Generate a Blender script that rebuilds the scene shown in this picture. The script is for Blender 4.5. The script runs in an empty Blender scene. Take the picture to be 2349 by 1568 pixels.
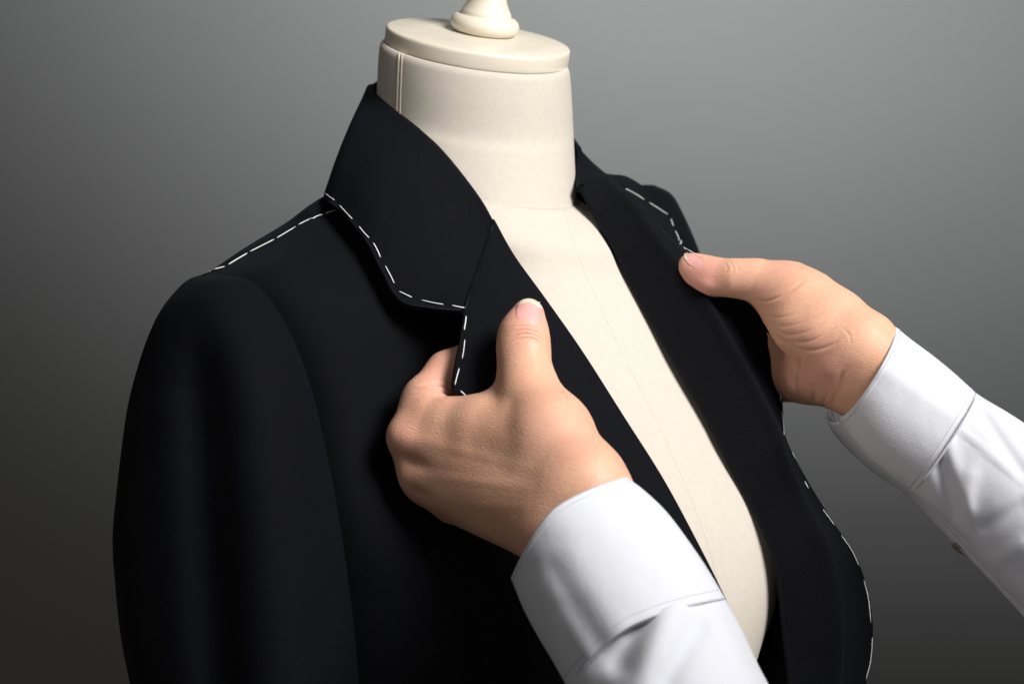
import bpy, math, random
import numpy as np
from mathutils import Vector
from mathutils.bvhtree import BVHTree

SC = bpy.context.scene
COL = SC.collection
random.seed(4)

# ------------------------------------------------------------------ camera
PITCH = math.radians(12.0)
CAM = np.array([0.0, 0.0, 1.45])
FPX = 2349.0 * 60.0 / 36.0
cd = bpy.data.cameras.new('camera')
cam = bpy.data.objects.new('camera', cd)
COL.objects.link(cam)
cam.location = CAM
cam.rotation_euler = (math.pi / 2 - PITCH, 0, 0)
cd.lens = 60.0
cd.sensor_width = 36.0
cd.clip_end = 60.0
cd.clip_start = 0.01
cd.dof.use_dof = True
cd.dof.focus_distance = 0.915
cd.dof.aperture_fstop = 9.0
SC.camera = cam

# ------------------------------------------------------------------ world and view
w = bpy.data.worlds.new('World')
SC.world = w
w.use_nodes = True
bg = w.node_tree.nodes['Background']
bg.inputs[0].default_value = (1.0, 0.92, 0.86, 1)
bg.inputs[1].default_value = 0.062
SC.view_settings.view_transform = 'Standard'
SC.view_settings.look = 'None'
SC.view_settings.exposure = 0.0
SC.view_settings.gamma = 1.0

# ------------------------------------------------------------------ lamps (studio soft box, wall light)
def look_at(o, target):
    o.rotation_euler = (Vector(target) - Vector(o.location)).to_track_quat('-Z', 'Y').to_euler()

def area(name, loc, target, size, power, color, sy=None, spread=math.pi):
    l = bpy.data.lights.new(name, 'AREA')
    l.energy = power
    l.color = color
    l.size = size
    if sy:
        l.shape = 'RECTANGLE'
        l.size_y = sy
    l.spread = spread
    o = bpy.data.objects.new(name, l)
    COL.objects.link(o)
    o.location = loc
    look_at(o, target)
    return o

KEY = area('key_softbox', (0.76, 0.24, 2.18), (0.05, 0.94, 1.34), 0.6, 4.05, (1.0, 0.975, 0.955), 0.6, math.radians(54))
FILL = area('fill_softbox', (-0.75, -0.1, 2.15), (-0.02, 0.95, 1.35), 0.9, 0.40, (1.0, 0.97, 0.94), 0.9, math.radians(70))

def wall_spot():
    l = bpy.data.lights.new('wall_spot', 'SPOT')
    l.energy = 300.0
    l.color = (0.97, 1.0, 1.0)
    l.spot_size = 2 * 1.221
    l.spot_blend = 1.0
    l.shadow_soft_size = 0.03
    o = bpy.data.objects.new('wall_spot', l)
    COL.objects.link(o)
    o.location = (0.202, 1.507, 1.633)
    o.scale = (1.51, 1, 1)
    look_at(o, (0.54, 2.9, 2.023))
wall_spot()

# ------------------------------------------------------------------ helpers
CP, SP = math.cos(PITCH), math.sin(PITCH)
RIGHT = np.array([1.0, 0, 0])
FWD = np.array([0, CP, -SP])
UP = np.array([0, SP, CP])

def P(u, v, d):
    """point seen at (u, v) of a 2349 x 1568 frame, d metres along the view axis"""
    u = np.asarray(u, float); v = np.asarray(v, float); d = np.asarray(d, float)
    x = (u - 1174.5) / FPX * d
    y = -(v - 784.0) / FPX * d
    return CAM + x[..., None] * RIGHT + y[..., None] * UP + d[..., None] * FWD

def proj(p):
    q = np.asarray(p, float) - CAM
    d = q @ FWD
    return 1174.5 + FPX * (q @ RIGHT) / d, 784.0 - FPX * (q @ UP) / d, d

def cr(a, n, closed=False):
    """Catmull-Rom along axis 0, n samples per span"""
    a = np.asarray(a, float)
    m = len(a)
    if closed:
        idx = np.arange(m)
        g = lambda k: a[(idx + k) % m]
        p0, p1, p2, p3 = g(-1), g(0), g(1), g(2)
    else:
        e = np.concatenate([[2 * a[0] - a[1]], a, [2 * a[-1] - a[-2]]])
        p0, p1, p2, p3 = e[:-3], e[1:-2], e[2:-1], e[3:]
    out = []
    for t in np.arange(n) / n:
        out.append(0.5 * (2 * p1 + (p2 - p0) * t + (2 * p0 - 5 * p1 + 4 * p2 - p3) * t * t
                          + (3 * p1 - p0 - 3 * p2 + p3) * t ** 3))
    r = np.stack(out, 1).reshape((-1,) + a.shape[1:])
    return r if closed else np.concatenate([r, a[-1:]])

def grid_normals(g, closed=False):
    if closed:
        du = np.roll(g, -1, 1) - np.roll(g, 1, 1)
    else:
        du = np.gradient(g, axis=1)
    dv = np.gradient(g, axis=0)
    n = np.cross(du, dv)
    return n / np.maximum(np.linalg.norm(n, axis=-1, keepdims=True), 1e-12)

def link(name, me, mat, parent=None):
    o = bpy.data.objects.new(name, me)
    COL.objects.link(o)
    if mat:
        me.materials.append(mat)
    if parent:
        o.parent = parent
    return o

def mesh(name, verts, faces, uvs=None, smooth=True):
    me = bpy.data.meshes.new(name)
    me.from_pydata(np.asarray(verts).tolist(), [], [list(map(int, f)) for f in faces])
    if uvs is not None:
        lay = me.uv_layers.new(name='UVMap')
        vi = np.zeros(len(me.loops), np.int32)
        me.loops.foreach_get('vertex_index', vi)
        lay.data.foreach_set('uv', np.asarray(uvs, np.float32)[vi].ravel())
    if smooth:
        me.polygons.foreach_set('use_smooth', np.ones(len(me.polygons), bool))
    me.update()
    return me

def thing(name, label, cat, loc):
    o = bpy.data.objects.new(name, None)
    COL.objects.link(o)
    o.empty_display_size = 0.05
    o['label'] = label
    o['category'] = cat
    ROOTS.append((o, loc))
    return o
ROOTS = []

def grid_mesh(name, g, t, closed=False, toward=None):
    """a cloth: grid g (rows, cols, 3) is the outer face; t its thickness, rounded rim"""
    R, C = g.shape[:2]
    n = grid_normals(g, closed)
    if toward is None:
        q = max(2, R // 8)
        s = np.sign(np.sum((n * (CAM - g))[:q, :max(2, C // 3)]))
    else:
        s = toward
    n = n * s
    back = g - n * t
    dl = np.linalg.norm(np.diff(g, axis=1), axis=-1).mean(0)
    uu = np.concatenate([[0], np.cumsum(dl)])
    dr = np.linalg.norm(np.diff(g, axis=0), axis=-1).mean(1)
    vv = np.concatenate([[0], np.cumsum(dr)])
    UVg = np.stack(np.meshgrid(uu, vv), -1)
    verts = [g.reshape(-1, 3), back.reshape(-1, 3)]
    uvs = [UVg.reshape(-1, 2)] * 2
    I = np.arange(R * C).reshape(R, C)
    cc = C if closed else C - 1
    a = I[:-1, :cc]; b = np.roll(I, -1, 1)[:-1, :cc]
    c = np.roll(I, -1, 1)[1:, :cc]; d = I[1:, :cc]
    q = np.stack([a, b, c, d], -1).reshape(-1, 4)
    if s < 0:
        q = q[:, ::-1]
    faces = [q, (q + R * C)[:, ::-1]]
    # rims
    def rim(ids, closed_rim):
        base = sum(len(x) for x in verts)
        gp = g.reshape(-1, 3)[ids]; bp = back.reshape(-1, 3)[ids]
        mid = (gp + bp) / 2
        inner = RIMC[ids]
        dirv = mid - inner
        nn = n.reshape(-1, 3)[ids]
        dirv -= np.sum(dirv * nn, 1, keepdims=True) * nn
        dirv /= np.maximum(np.linalg.norm(dirv, axis=1, keepdims=True), 1e-9)
        verts.append(mid + dirv * t * 0.42)
        uvs.append(UVg.reshape(-1, 2)[ids])
        k = np.arange(len(ids))
        k2 = np.roll(k, -1)
        if not closed_rim:
            k, k2 = k[:-1], k[1:]
        m = base + np.arange(len(ids))
        faces.append(np.stack([ids[k], m[k], m[k2], ids[k2]], 1))
        faces.append(np.stack([m[k], ids[k] + R * C, ids[k2] + R * C, m[k2]], 1))
    gi = np.zeros_like(g)
    gi[0] = g[1]; gi[-1] = g[-2]
    if not closed:
        gi[1:-1, 0] = g[1:-1, 1]; gi[1:-1, -1] = g[1:-1, -2]
        gi[0, 0] = g[1, 1]; gi[0, -1] = g[1, -2]; gi[-1, 0] = g[-2, 1]; gi[-1, -1] = g[-2, -2]
        RIMC = gi.reshape(-1, 3)
        loop = np.concatenate([I[0, :-1], I[:-1, -1], I[-1, :0:-1], I[:0:-1, 0]])
        rim(loop, True)
    else:
        RIMC = gi.reshape(-1, 3)
        rim(I[0], True); rim(I[-1], True)
    fl = [f for ff in faces for f in ff]
    return mesh(name, np.concatenate(verts), fl, np.concatenate(uvs))

BVH = {}
def remember(key, g, closed=False):
    R, C = g.shape[:2]
    I = np.arange(R * C).reshape(R, C)
    cc = C if closed else C - 1
    q = np.stack([I[:-1, :cc], np.roll(I, -1, 1)[:-1, :cc], np.roll(I, -1, 1)[1:, :cc], I[1:, :cc]], -1).reshape(-1, 4)
    BVH[key] = (BVHTree.FromPolygons(g.reshape(-1, 3).tolist(), q.tolist()), g.reshape(-1, 3))

def on(key, u, v, lift=0.0):
    if isinstance(key, tuple):
        c = [on(k, u, v, lift) for k in key]
        return min(c, key=lambda q: np.linalg.norm(q - CAM) + 1e3 * (np.hypot(*(np.array(proj(q)[:2]) - (u, v))) > 2))
    """the point of a remembered surface seen at (u, v), lifted towards the camera"""
    tree, vs = BVH[key]
    dirv = P(u, v, 1.0) - CAM
    dirv /= np.linalg.norm(dirv)
    h = tree.ray_cast(Vector(CAM), Vector(dirv))
    if h[0] is None:
        pu, pv, pd = proj(vs)
        k = np.argmin((pu - u) ** 2 + (pv - v) ** 2)
        return vs[k] - dirv * lift
    return np.array(h[0]) - dirv * lift

def cloth(name, net, mat, parent, t=0.0022, n=(8, 8), key=None, func=None, toward=None):
    g = np.array(net, float)                       # rows, cols, (u, v, d)
    g = P(g[..., 0], g[..., 1], g[..., 2])
    g = cr(g, n[0])
    g = np.swapaxes(cr(np.swapaxes(g, 0, 1), n[1]), 0, 1)
    if func is not None:
        g = func(g)
    if key:
        remember(key, g)
    return link(name, grid_mesh(name, g, t, toward=toward), mat, parent)

def tube_mesh(name, pts, rad, k=8, mat=None, parent=None, taper=True):
    pts = np.asarray(pts, float)
    m = len(pts)
    tan = np.gradient(pts, axis=0)
    tan /= np.linalg.norm(tan, axis=1, keepdims=True)
    ref = np.array([0.3, -0.8, 0.5])
    a = np.cross(tan, ref); a /= np.linalg.norm(a, axis=1, keepdims=True)
    b = np.cross(tan, a)
    r = np.full(m, rad) if np.isscalar(rad) else np.asarray(rad, float)
    if taper:
        r = r.copy(); r[0] *= 0.45; r[-1] *= 0.45
    th = np.arange(k) / k * 2 * math.pi
    V = pts[:, None] + r[:, None, None] * (np.cos(th)[None, :, None] * a[:, None] + np.sin(th)[None, :, None] * b[:, None])
    f = []
    for i in range(m - 1):
        for j in range(k):
            j2 = (j + 1) % k
            f.append((i * k + j, i * k + j2, (i + 1) * k + j2, (i + 1) * k + j))
    f.append(tuple(range(k - 1, -1, -1)))
    f.append(tuple(range((m - 1) * k, m * k)))
    s = np.concatenate([[0], np.cumsum(np.linalg.norm(np.diff(pts, axis=0), axis=1))])
    uv = np.stack([np.repeat(s, k), np.tile(np.arange(k) / k, m)], 1)
    return link(name, mesh(name, V.reshape(-1, 3), f, uv), mat, parent)

# ------------------------------------------------------------------ materials
def new_mat(name):
    m = bpy.data.materials.new(name)
    m.use_nodes = True
    nt = m.node_tree
    b = nt.nodes['Principled BSDF']
    return m, nt, b

def N(nt, t, **kw):
    n = nt.nodes.new(t)
    for k, v in kw.items():
        setattr(n, k, v)
    return n

def math_node(nt, op, a, b=None, c=None):
    n = N(nt, 'ShaderNodeMath', operation=op)
    for i, x in enumerate((a, b, c)):
        if x is None:
            continue
        if isinstance(x, (int, float)):
            n.inputs[i].default_value = x
        else:
            nt.links.new(x, n.inputs[i])
    return n.outputs[0]

def weave(nt, pu, pv, jitter, twill=False):
    """height 0..1 of a woven cloth from the UV map (metres)"""
    uv = N(nt, 'ShaderNodeUVMap')
    noi = N(nt, 'ShaderNodeTexNoise'); noi.inputs['Scale'].default_value = 90.0
    nt.links.new(uv.outputs[0], noi.inputs['Vector'])
    sep = N(nt, 'ShaderNodeSeparateXYZ')
    nt.links.new(uv.outputs[0], sep.inputs[0])
    j = math_node(nt, 'MULTIPLY', math_node(nt, 'SUBTRACT', noi.outputs['Fac'], 0.5), jitter)
    u = math_node(nt, 'ADD', math_node(nt, 'MULTIPLY', sep.outputs[0], 2 * math.pi / pu), j)
    v = math_node(nt, 'ADD', math_node(nt, 'MULTIPLY', sep.outputs[1], 2 * math.pi / pv), j)
    if twill:
        u = math_node(nt, 'ADD', u, math_node(nt, 'MULTIPLY', v, 0.5))
    s = math_node(nt, 'MULTIPLY', math_node(nt, 'SINE', u), math_node(nt, 'SINE', v))
    return math_node(nt, 'MULTIPLY_ADD', s, 0.5, 0.5), uv

def cloth_mat(name, c_dark, c_light, pu, pv, bump, rough=0.85, sheen=0.0, jitter=1.5, twill=False,
              mottling=0.0, fold_noise=0.0, sheen_tint=(1, 1, 1), spec=0.3, dist=0.0006):
    m, nt, b = new_mat(name)
    h, uv = weave(nt, pu, pv, jitter, twill)
    ramp = N(nt, 'ShaderNodeMix', data_type='RGBA')
    nt.links.new(h, ramp.inputs['Factor'])
    ramp.inputs['A'].default_value = (*c_dark, 1)
    ramp.inputs['B'].default_value = (*c_light, 1)
    col = ramp.outputs['Result']
    if mottling:
        n2 = N(nt, 'ShaderNodeTexNoise'); n2.inputs['Scale'].default_value = 260.0
        n2.inputs['Detail'].default_value = 5.0
        tc = N(nt, 'ShaderNodeTexCoord')
        nt.links.new(tc.outputs['Object'], n2.inputs['Vector'])
        mm = N(nt, 'ShaderNodeMix', data_type='RGBA', blend_type='MULTIPLY')
        mm.inputs['Factor'].default_value = mottling
        nt.links.new(col, mm.inputs['A'])
        nt.links.new(n2.outputs['Fac'], mm.inputs['B'])
        col = mm.outputs['Result']
    nt.links.new(col, b.inputs['Base Color'])
    b.inputs['Roughness'].default_value = rough
    b.inputs['Specular IOR Level'].default_value = spec
    b.inputs['Sheen Weight'].default_value = sheen
    b.inputs['Sheen Roughness'].default_value = 0.45
    b.inputs['Sheen Tint'].default_value = (*sheen_tint, 1)
    bp = N(nt, 'ShaderNodeBump')
    bp.inputs['Strength'].default_value = bump
    bp.inputs['Distance'].default_value = dist
    nt.links.new(h, bp.inputs['Height'])
    out = bp.outputs[0]
    if fold_noise:
        n3 = N(nt, 'ShaderNodeTexNoise'); n3.inputs['Scale'].default_value = 55.0
        n3.inputs['Detail'].default_value = 3.0
        tc = N(nt, 'ShaderNodeTexCoord')
        nt.links.new(tc.outputs['Object'], n3.inputs['Vector'])
        b2 = N(nt, 'ShaderNodeBump')
        b2.inputs['Strength'].default_value = fold_noise
        b2.inputs['Distance'].default_value = 0.004
        nt.links.new(n3.outputs['Fac'], b2.inputs['Height'])
        nt.links.new(out, b2.inputs['Normal'])
        out = b2.outputs[0]
    nt.links.new(out, b.inputs['Normal'])
    return m

M = {}
M['linen'] = cloth_mat('linen_canvas', (0.545, 0.493, 0.418), (0.635, 0.592, 0.523), 0.0021, 0.0016, 0.22, 0.9, 0.1, 2.4, mottling=0.14)
M['wool'] = cloth_mat('navy_wool', (0.0010, 0.0012, 0.0022), (0.0050, 0.0056, 0.0080), 0.0017, 0.0014, 0.5, 0.75, 0.02, 1.0, False,
                      sheen_tint=(0.7, 0.8, 1.0), spec=0.08, fold_noise=0.12)
M['cotton'] = cloth_mat('white_cotton', (0.595, 0.615, 0.668), (0.685, 0.70, 0.745), 0.00105, 0.00105, 0.25, 0.9, 0.1, 1.4, fold_noise=0.2, spec=0.12)
M['thread'] = cloth_mat('white_thread', (0.70, 0.70, 0.70), (0.9, 0.9, 0.9), 0.0007, 0.5, 0.4, 0.7)
M['seam'] = cloth_mat('linen_seam', (0.46, 0.39, 0.31), (0.66, 0.59, 0.50), 0.0012, 0.5, 0.4, 0.9)

def paint_mat():
    m, nt, b = new_mat('cream_paint')
    tc = N(nt, 'ShaderNodeTexCoord')
    n1 = N(nt, 'ShaderNodeTexNoise'); n1.inputs['Scale'].default_value = 60; n1.inputs['Detail'].default_value = 6
    mp = N(nt, 'ShaderNodeMapping'); mp.inputs['Scale'].default_value = (1, 1, 6)
    nt.links.new(tc.outputs['Object'], mp.inputs[0]); nt.links.new(mp.outputs[0], n1.inputs['Vector'])
    mx = N(nt, 'ShaderNodeMix', data_type='RGBA')
    nt.links.new(n1.outputs['Fac'], mx.inputs['Factor'])
    mx.inputs['A'].default_value = (0.66, 0.60, 0.49, 1); mx.inputs['B'].default_value = (0.76, 0.705, 0.59, 1)
    nt.links.new(mx.outputs['Result'], b.inputs['Base Color'])
    b.inputs['Roughness'].default_value = 0.36
    bp = N(nt, 'ShaderNodeBump'); bp.inputs['Strength'].default_value = 0.12; bp.inputs['Distance'].default_value = 0.001
    nt.links.new(n1.outputs['Fac'], bp.inputs['Height']); nt.links.new(bp.outputs[0], b.inputs['Normal'])
    return m
M['paint'] = paint_mat()

def skin_mat():
    m, nt, b = new_mat('skin')
    tc = N(nt, 'ShaderNodeTexCoord')
    def noise(scale, detail, stretch=None, rough=0.5):
        n = N(nt, 'ShaderNodeTexNoise')
        n.inputs['Scale'].default_value = scale; n.inputs['Detail'].default_value = detail
        n.inputs['Roughness'].default_value = rough
        if stretch:
            mp = N(nt, 'ShaderNodeMapping')
            mp.inputs['Rotation'].default_value = stretch[1]; mp.inputs['Scale'].default_value = stretch[0]
            nt.links.new(tc.outputs['Object'], mp.inputs[0]); nt.links.new(mp.outputs[0], n.inputs['Vector'])
        else:
            nt.links.new(tc.outputs['Object'], n.inputs['Vector'])
        return n.outputs['Fac']
    def mix(f, a, b_):
        x = N(nt, 'ShaderNodeMix', data_type='RGBA')
        nt.links.new(f, x.inputs['Factor'])
        for k, q in (('A', a), ('B', b_)):
            if isinstance(q, tuple):
                x.inputs[k].default_value = (*q, 1)
            else:
                nt.links.new(q, x.inputs[k])
        return x.outputs['Result']
    def rng(f, lo, hi, a=0.0, c=1.0):
        r = N(nt, 'ShaderNodeMapRange')
        for k, q in (('From Min', lo), ('From Max', hi), ('To Min', a), ('To Max', c)):
            r.inputs[k].default_value = q
        nt.links.new(f, r.inputs['Value'])
        return r.outputs[0]
    base = mix(rng(noise(34, 3), .35, .65), (0.69, 0.38, 0.25), (0.725, 0.425, 0.285))
    base = mix(rng(noise(70, 5), .52, .75, 0, .55), base, (0.67, 0.335, 0.24))
    base = mix(rng(noise(520, 3), .45, .75, 0, .30), base, (0.55, 0.30, 0.20))
    at = N(nt, 'ShaderNodeAttribute'); at.attribute_name = 'pink'
    base = mix(at.outputs['Fac'], base, (0.72, 0.345, 0.285))
    nt.links.new(base, b.inputs['Base Color'])
    nt.links.new(rng(noise(120, 3), .3, .7, .42, .58), b.inputs['Roughness'])
    b.inputs['Specular IOR Level'].default_value = 0.4
    b.inputs['Subsurface Weight'].default_value = 0.2
    b.inputs['Subsurface Radius'].default_value = (1.0, 0.35, 0.18)
    b.inputs['Subsurface Scale'].default_value = 0.003
    v = N(nt, 'ShaderNodeTexVoronoi'); v.inputs['Scale'].default_value = 1300
    nt.links.new(tc.outputs['Object'], v.inputs['Vector'])
    lines = noise(420, 2, ((1, 1, 5), (0, .75, .4)))
    lines2 = noise(420, 2, ((1, 1, 5), (0, -.6, -.5)))
    h = math_node(nt, 'ADD', math_node(nt, 'MULTIPLY', v.outputs['Distance'], 0.4), math_node(nt, 'ADD', lines, lines2))
    bp = N(nt, 'ShaderNodeBump'); bp.inputs['Strength'].default_value = 0.38; bp.inputs['Distance'].default_value = 0.0005
    nt.links.new(h, bp.inputs['Height']); nt.links.new(bp.outputs[0], b.inputs['Normal'])
    return m
M['skin'] = skin_mat()

def nail_mat():
    m, nt, b = new_mat('finger_nail')
    uv = N(nt, 'ShaderNodeUVMap')
    sep = N(nt, 'ShaderNodeSeparateXYZ'); nt.links.new(uv.outputs[0], sep.inputs[0])
    rp = N(nt, 'ShaderNodeMapRange'); rp.inputs['From Min'].default_value = 0.76; rp.inputs['From Max'].default_value = 0.81
    # free edge follows a curve
    k = math_node(nt, 'SUBTRACT', sep.outputs[0], 0.5)
    k = math_node(nt, 'MULTIPLY_ADD', math_node(nt, 'MULTIPLY', k, k), 0.35, sep.outputs[1])
    nt.links.new(k, rp.inputs['Value'])
    mx = N(nt, 'ShaderNodeMix', data_type='RGBA')
    nt.links.new(rp.outputs[0], mx.inputs['Factor'])
    mx.inputs['A'].default_value = (0.72, 0.37, 0.345, 1); mx.inputs['B'].default_value = (0.72, 0.65, 0.50, 1)
    nt.links.new(mx.outputs['Result'], b.inputs['Base Color'])
    b.inputs['Roughness'].default_value = 0.3
    b.inputs['Subsurface Weight'].default_value = 0.15
    b.inputs['Subsurface Scale'].default_value = 0.002
    return m
M['nail'] = nail_mat()

def button_mat():
    m, nt, b = new_mat('horn_button')
    tc = N(nt, 'ShaderNodeTexCoord')
    n1 = N(nt, 'ShaderNodeTexNoise'); n1.inputs['Scale'].default_value = 200
    nt.links.new(tc.outputs['Object'], n1.inputs['Vector'])
    mx = N(nt, 'ShaderNodeMix', data_type='RGBA')
    nt.links.new(n1.outputs['Fac'], mx.inputs['Factor'])
    mx.inputs['A'].default_value = (0.16, 0.14, 0.11, 1); mx.inputs['B'].default_value = (0.33, 0.30, 0.25, 1)
    nt.links.new(mx.outputs['Result'], b.inputs['Base Color'])
    b.inputs['Roughness'].default_value = 0.3
    return m
M['button'] = button_mat()

def wall_mat():
    m, nt, b = new_mat('grey_wall')
    tc = N(nt, 'ShaderNodeTexCoord')
    n1 = N(nt, 'ShaderNodeTexNoise'); n1.inputs['Scale'].default_value = 3.0; n1.inputs['Detail'].default_value = 8
    nt.links.new(tc.outputs['Object'], n1.inputs['Vector'])
    mx = N(nt, 'ShaderNodeMix', data_type='RGBA')
    nt.links.new(n1.outputs['Fac'], mx.inputs['Factor'])
    mx.inputs['A'].default_value = (0.090, 0.0905, 0.089, 1); mx.inputs['B'].default_value = (0.097, 0.0975, 0.096, 1)
    nt.links.new(mx.outputs['Result'], b.inputs['Base Color'])
    b.inputs['Roughness'].default_value = 0.95
    b.inputs['Specular IOR Level'].default_value = 0.1
    return m
M['wall'] = wall_mat()

# ------------------------------------------------------------------ the wall behind
def build_wall():
    nx, nz = 30, 20
    xs = np.linspace(-4, 4, nx); zs = np.linspace(-0.5, 4.5, nz)
    X, Z = np.meshgrid(xs, zs)
    g = np.stack([X, np.full_like(X, 2.9), Z], -1)
    o = link('wall', grid_mesh('wall', g, 0.12), M['wall'])
    o['kind'] = 'structure'
build_wall()

# ------------------------------------------------------------------ dress form
ANG = math.radians(48)
FV = np.array([math.sin(ANG), -math.cos(ANG), 0])      # the way the form faces
RV = np.array([-math.cos(ANG), -math.sin(ANG), 0])     # its right
ZV = np.array([0, 0, 1.0])
# the torso leans forward a little more than the neck
ANT = math.radians(36)
FT = math.sin(ANT) * RIGHT - math.cos(ANT) * FWD
RT = -math.cos(ANT) * RIGHT - math.sin(ANT) * FWD
NC = P(1090, 280, 1.03)
NT = NC + 0.012 * RIGHT + 0.03 * FWD

form = thing('dress_form', 'cream linen dress form with a round neck plate and turned finial, under the navy jacket', 'dress form', P(1090, 1568, 1.03))

def on_mid(u, v, nt=None):
    nt = NT if nt is None else nt
    """where the ray through (u, v) meets the form's middle plane: (forward, height)"""
    dirv = P(u, v, 1.0) - CAM
    t = ((nt - CAM) @ RT) / (dirv @ RT)
    q = CAM + dirv * t - nt
    return q @ FT, q @ UP

TILT = math.tan(math.radians(10.7))
def build_form():
    cf = [(1291, 476), (1318, 560), (1352, 648), (1428, 812), (1508, 967), (1536, 1032), (1588, 1149), (1633, 1281), (1658, 1420), (1655, 1600), (1630, 1800)]
    rw = [.066, .082, .105, .145, .160, .162, .164, .162, .155, .145, .135]
    rl = [.050, .078, .094, .125, .128, .130, .131, .130, .108, .080, .075]
    rb = [.060, .066, .080, .095, .100, .100, .100, .098, .094, .088, .085]
    tl = [.32, .30, .25, .15, .08, .05, 0, 0, 0, 0, 0]
    rows = []
    th = np.linspace(math.pi, 3 * math.pi, 121)[:-1]
    back = [0.0, .007, .016, .027, .03, .03, .03, .03, .03, .03, .03]
    for (u, v), w_, l_, b_, t_, k_ in zip(cf, rw, rl, rb, tl, back):
        nt = NT + (k_ - .03) * FWD
        f_, z_ = on_mid(u, v, nt)
        c, s = np.cos(th), np.sin(th)
        e = 0.9
        c2 = np.sign(c) * np.abs(c) ** e; s2 = np.sign(s) * np.abs(s) ** e
        rad = np.where(c2 > 0, f_, b_)
        wd = np.where(s2 > 0, w_ * (.80 if w_ > .09 else 1), l_)
        if not rows:
            # the base of the neck: as round as the neck itself, low in front
            r0 = 0.0612
            rows.append(NC + (r0 * c)[:, None] * FT + (r0 * s)[:, None] * RT + (z_ + t_ * r0 * (1 - c))[:, None] * UP)
            continue
        rows.append(nt + (rad * c2)[:, None] * FT + (wd * s2)[:, None] * RT + (z_ + t_ * (f_ - rad * c2))[:, None] * UP)
    base = rows[0]
    g = cr(np.array(rows), 10)
    # bust
    q = g - NT
    ff, rr, zz = q @ FT, q @ RT, q @ UP
    zb = on_mid(1600, 1215)[1]
    for sgn in (-1, 1):
        bump = np.exp(-((rr - sgn * 0.085) / 0.05) ** 2 - ((zz - zb) / 0.065) ** 2) * (ff > 0)
        g = g + (0.010 * bump)[..., None] * (FT + 0.25 * sgn * RT)
    remember('torso', g, True)
    link('torso_cover', grid_mesh('torso_cover', g, 0.003, True, toward=1 if True else -1), M['linen'], form)
    # neck: from the seam up to the plate
    pc = P(1098, 84, 1.025)
    rows = []
    c, s = np.cos(th), np.sin(th)
    for k, (h, r) in enumerate([(-.0100, .0552), (-.0118, .0564), (-.0150, .0571), (-.025, .0580), (-.045, .0592)]):
        ctr = np.array([NC[0], NC[1], 0]) + (pc[2] + h) * ZV
        off = (r * c)[:, None] * FT + (r * s)[:, None] * RT
        off = off - (off @ ZV)[:, None] * ZV
        rows.append(ctr + off - (TILT * (off @ FV))[:, None] * ZV)
    last = rows[-1]
    for f in (.25, .5, .75):
        rows.append(last + (base - last) * np.array([f, f, f]))
    rows.append(base)
    g = cr(np.array(rows), 10)
    remember('neck', g, True)
    link('neck_cover', grid_mesh('neck_cover', g, 0.003, True, toward=1), M['linen'], form)
    return pc
PC = build_form()

PN = ZV + TILT * FV; PN /= np.linalg.norm(PN)
PA = FV - (FV @ PN) * PN; PA /= np.linalg.norm(PA)
PB = np.cross(PN, PA)
def lathe(name, prof, ctr, mat, parent, k=96):
    prof = np.array(prof, float)
    th = np.arange(k) / k * 2 * math.pi
    ring = np.cos(th)[:, None] * PA + np.sin(th)[:, None] * PB
    V = ctr + prof[:, 0][:, None, None] * ring[None] + prof[:, 1][:, None, None] * PN
    m = len(prof)
    f = [(i * k + j, i * k + (j + 1) % k, (i + 1) * k + (j + 1) % k, (i + 1) * k + j) for i in range(m - 1) for j in range(k)]
    f.append(tuple(range(k - 1, -1, -1))); f.append(tuple(range((m - 1) * k, m * k)))
    return link(name, mesh(name, V.reshape(-1, 3), f), mat, parent)

rp = 213 * 1.025 / FPX
pl = [(rp * .96, -.0108), (rp * .988, -.0106), (rp * .997, -.0100), (rp, -.009), (rp, -.0025), (rp * .997, -.0012), (rp * .988, -.0003), (rp * .975, 0), (rp * .6, 0.0002), (0.004, 0.0002)]
plate = lathe('neck_plate', pl, PC, M['paint'], form)
px = 1.02 / FPX
fc = P(1106, 70, 1.02)
fb = PC + PN * 0.0
fin = []
for a in np.linspace(-78, 75, 16):
    fin.append(((62 + 19 * math.cos(math.radians(a))) * px, (20 + 20 * math.sin(math.radians(a))) * px))
fin += [(63 * px, 40 * px), (60 * px, 41.5 * px), (59 * px, 44 * px), (58.5 * px, 49 * px), (57 * px, 51.5 * px), (52 * px, 60 * px), (46 * px, 72 * px), (40 * px, 90 * px), (36 * px, 110 * px), (34 * px, 130 * px)]
for a in np.linspace(-60, 88, 18):
    fin.append((62 * math.cos(math.radians(a)) * px, (184 + 62 * math.sin(math.radians(a))) * px))
BK = FWD - (FWD @ PN) * PN; BK /= np.linalg.norm(BK)
lathe('finial', fin, PC + RIGHT * 8 * px + BK * 55 * px, M['paint'], form)

def seam(name, key, uv, rad, sink, mat=None, spread=0):
    uv = cr(np.array(uv, float), 12)
    pts = np.array([on(key, u, v, -sink) for u, v in uv])
    return tube_mesh(name, pts, rad, 8, mat or M['seam'], form, True)
seam('side_seam', 'neck', [(917, 108), (915, 150), (913, 200), (911, 262)], 0.0009, 0.0004)
seam('side_seam', 'neck', [(924, 110), (922, 150), (920, 200), (918, 268)], 0.0007, 0.0004)
seam('front_seam', 'torso', [(1292, 482), (1318, 562), (1352, 648), (1428, 812), (1508, 967), (1536, 1032), (1588, 1149), (1633, 1281), (1660, 1400)], 0.00024, 0.0001, M['linen'])

# ------------------------------------------------------------------ the jacket
jacket = thing('suit_jacket', 'navy wool suit jacket with white basting stitches, worn by the dress form', 'jacket', P(1090, 1568, 1.0))

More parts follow.
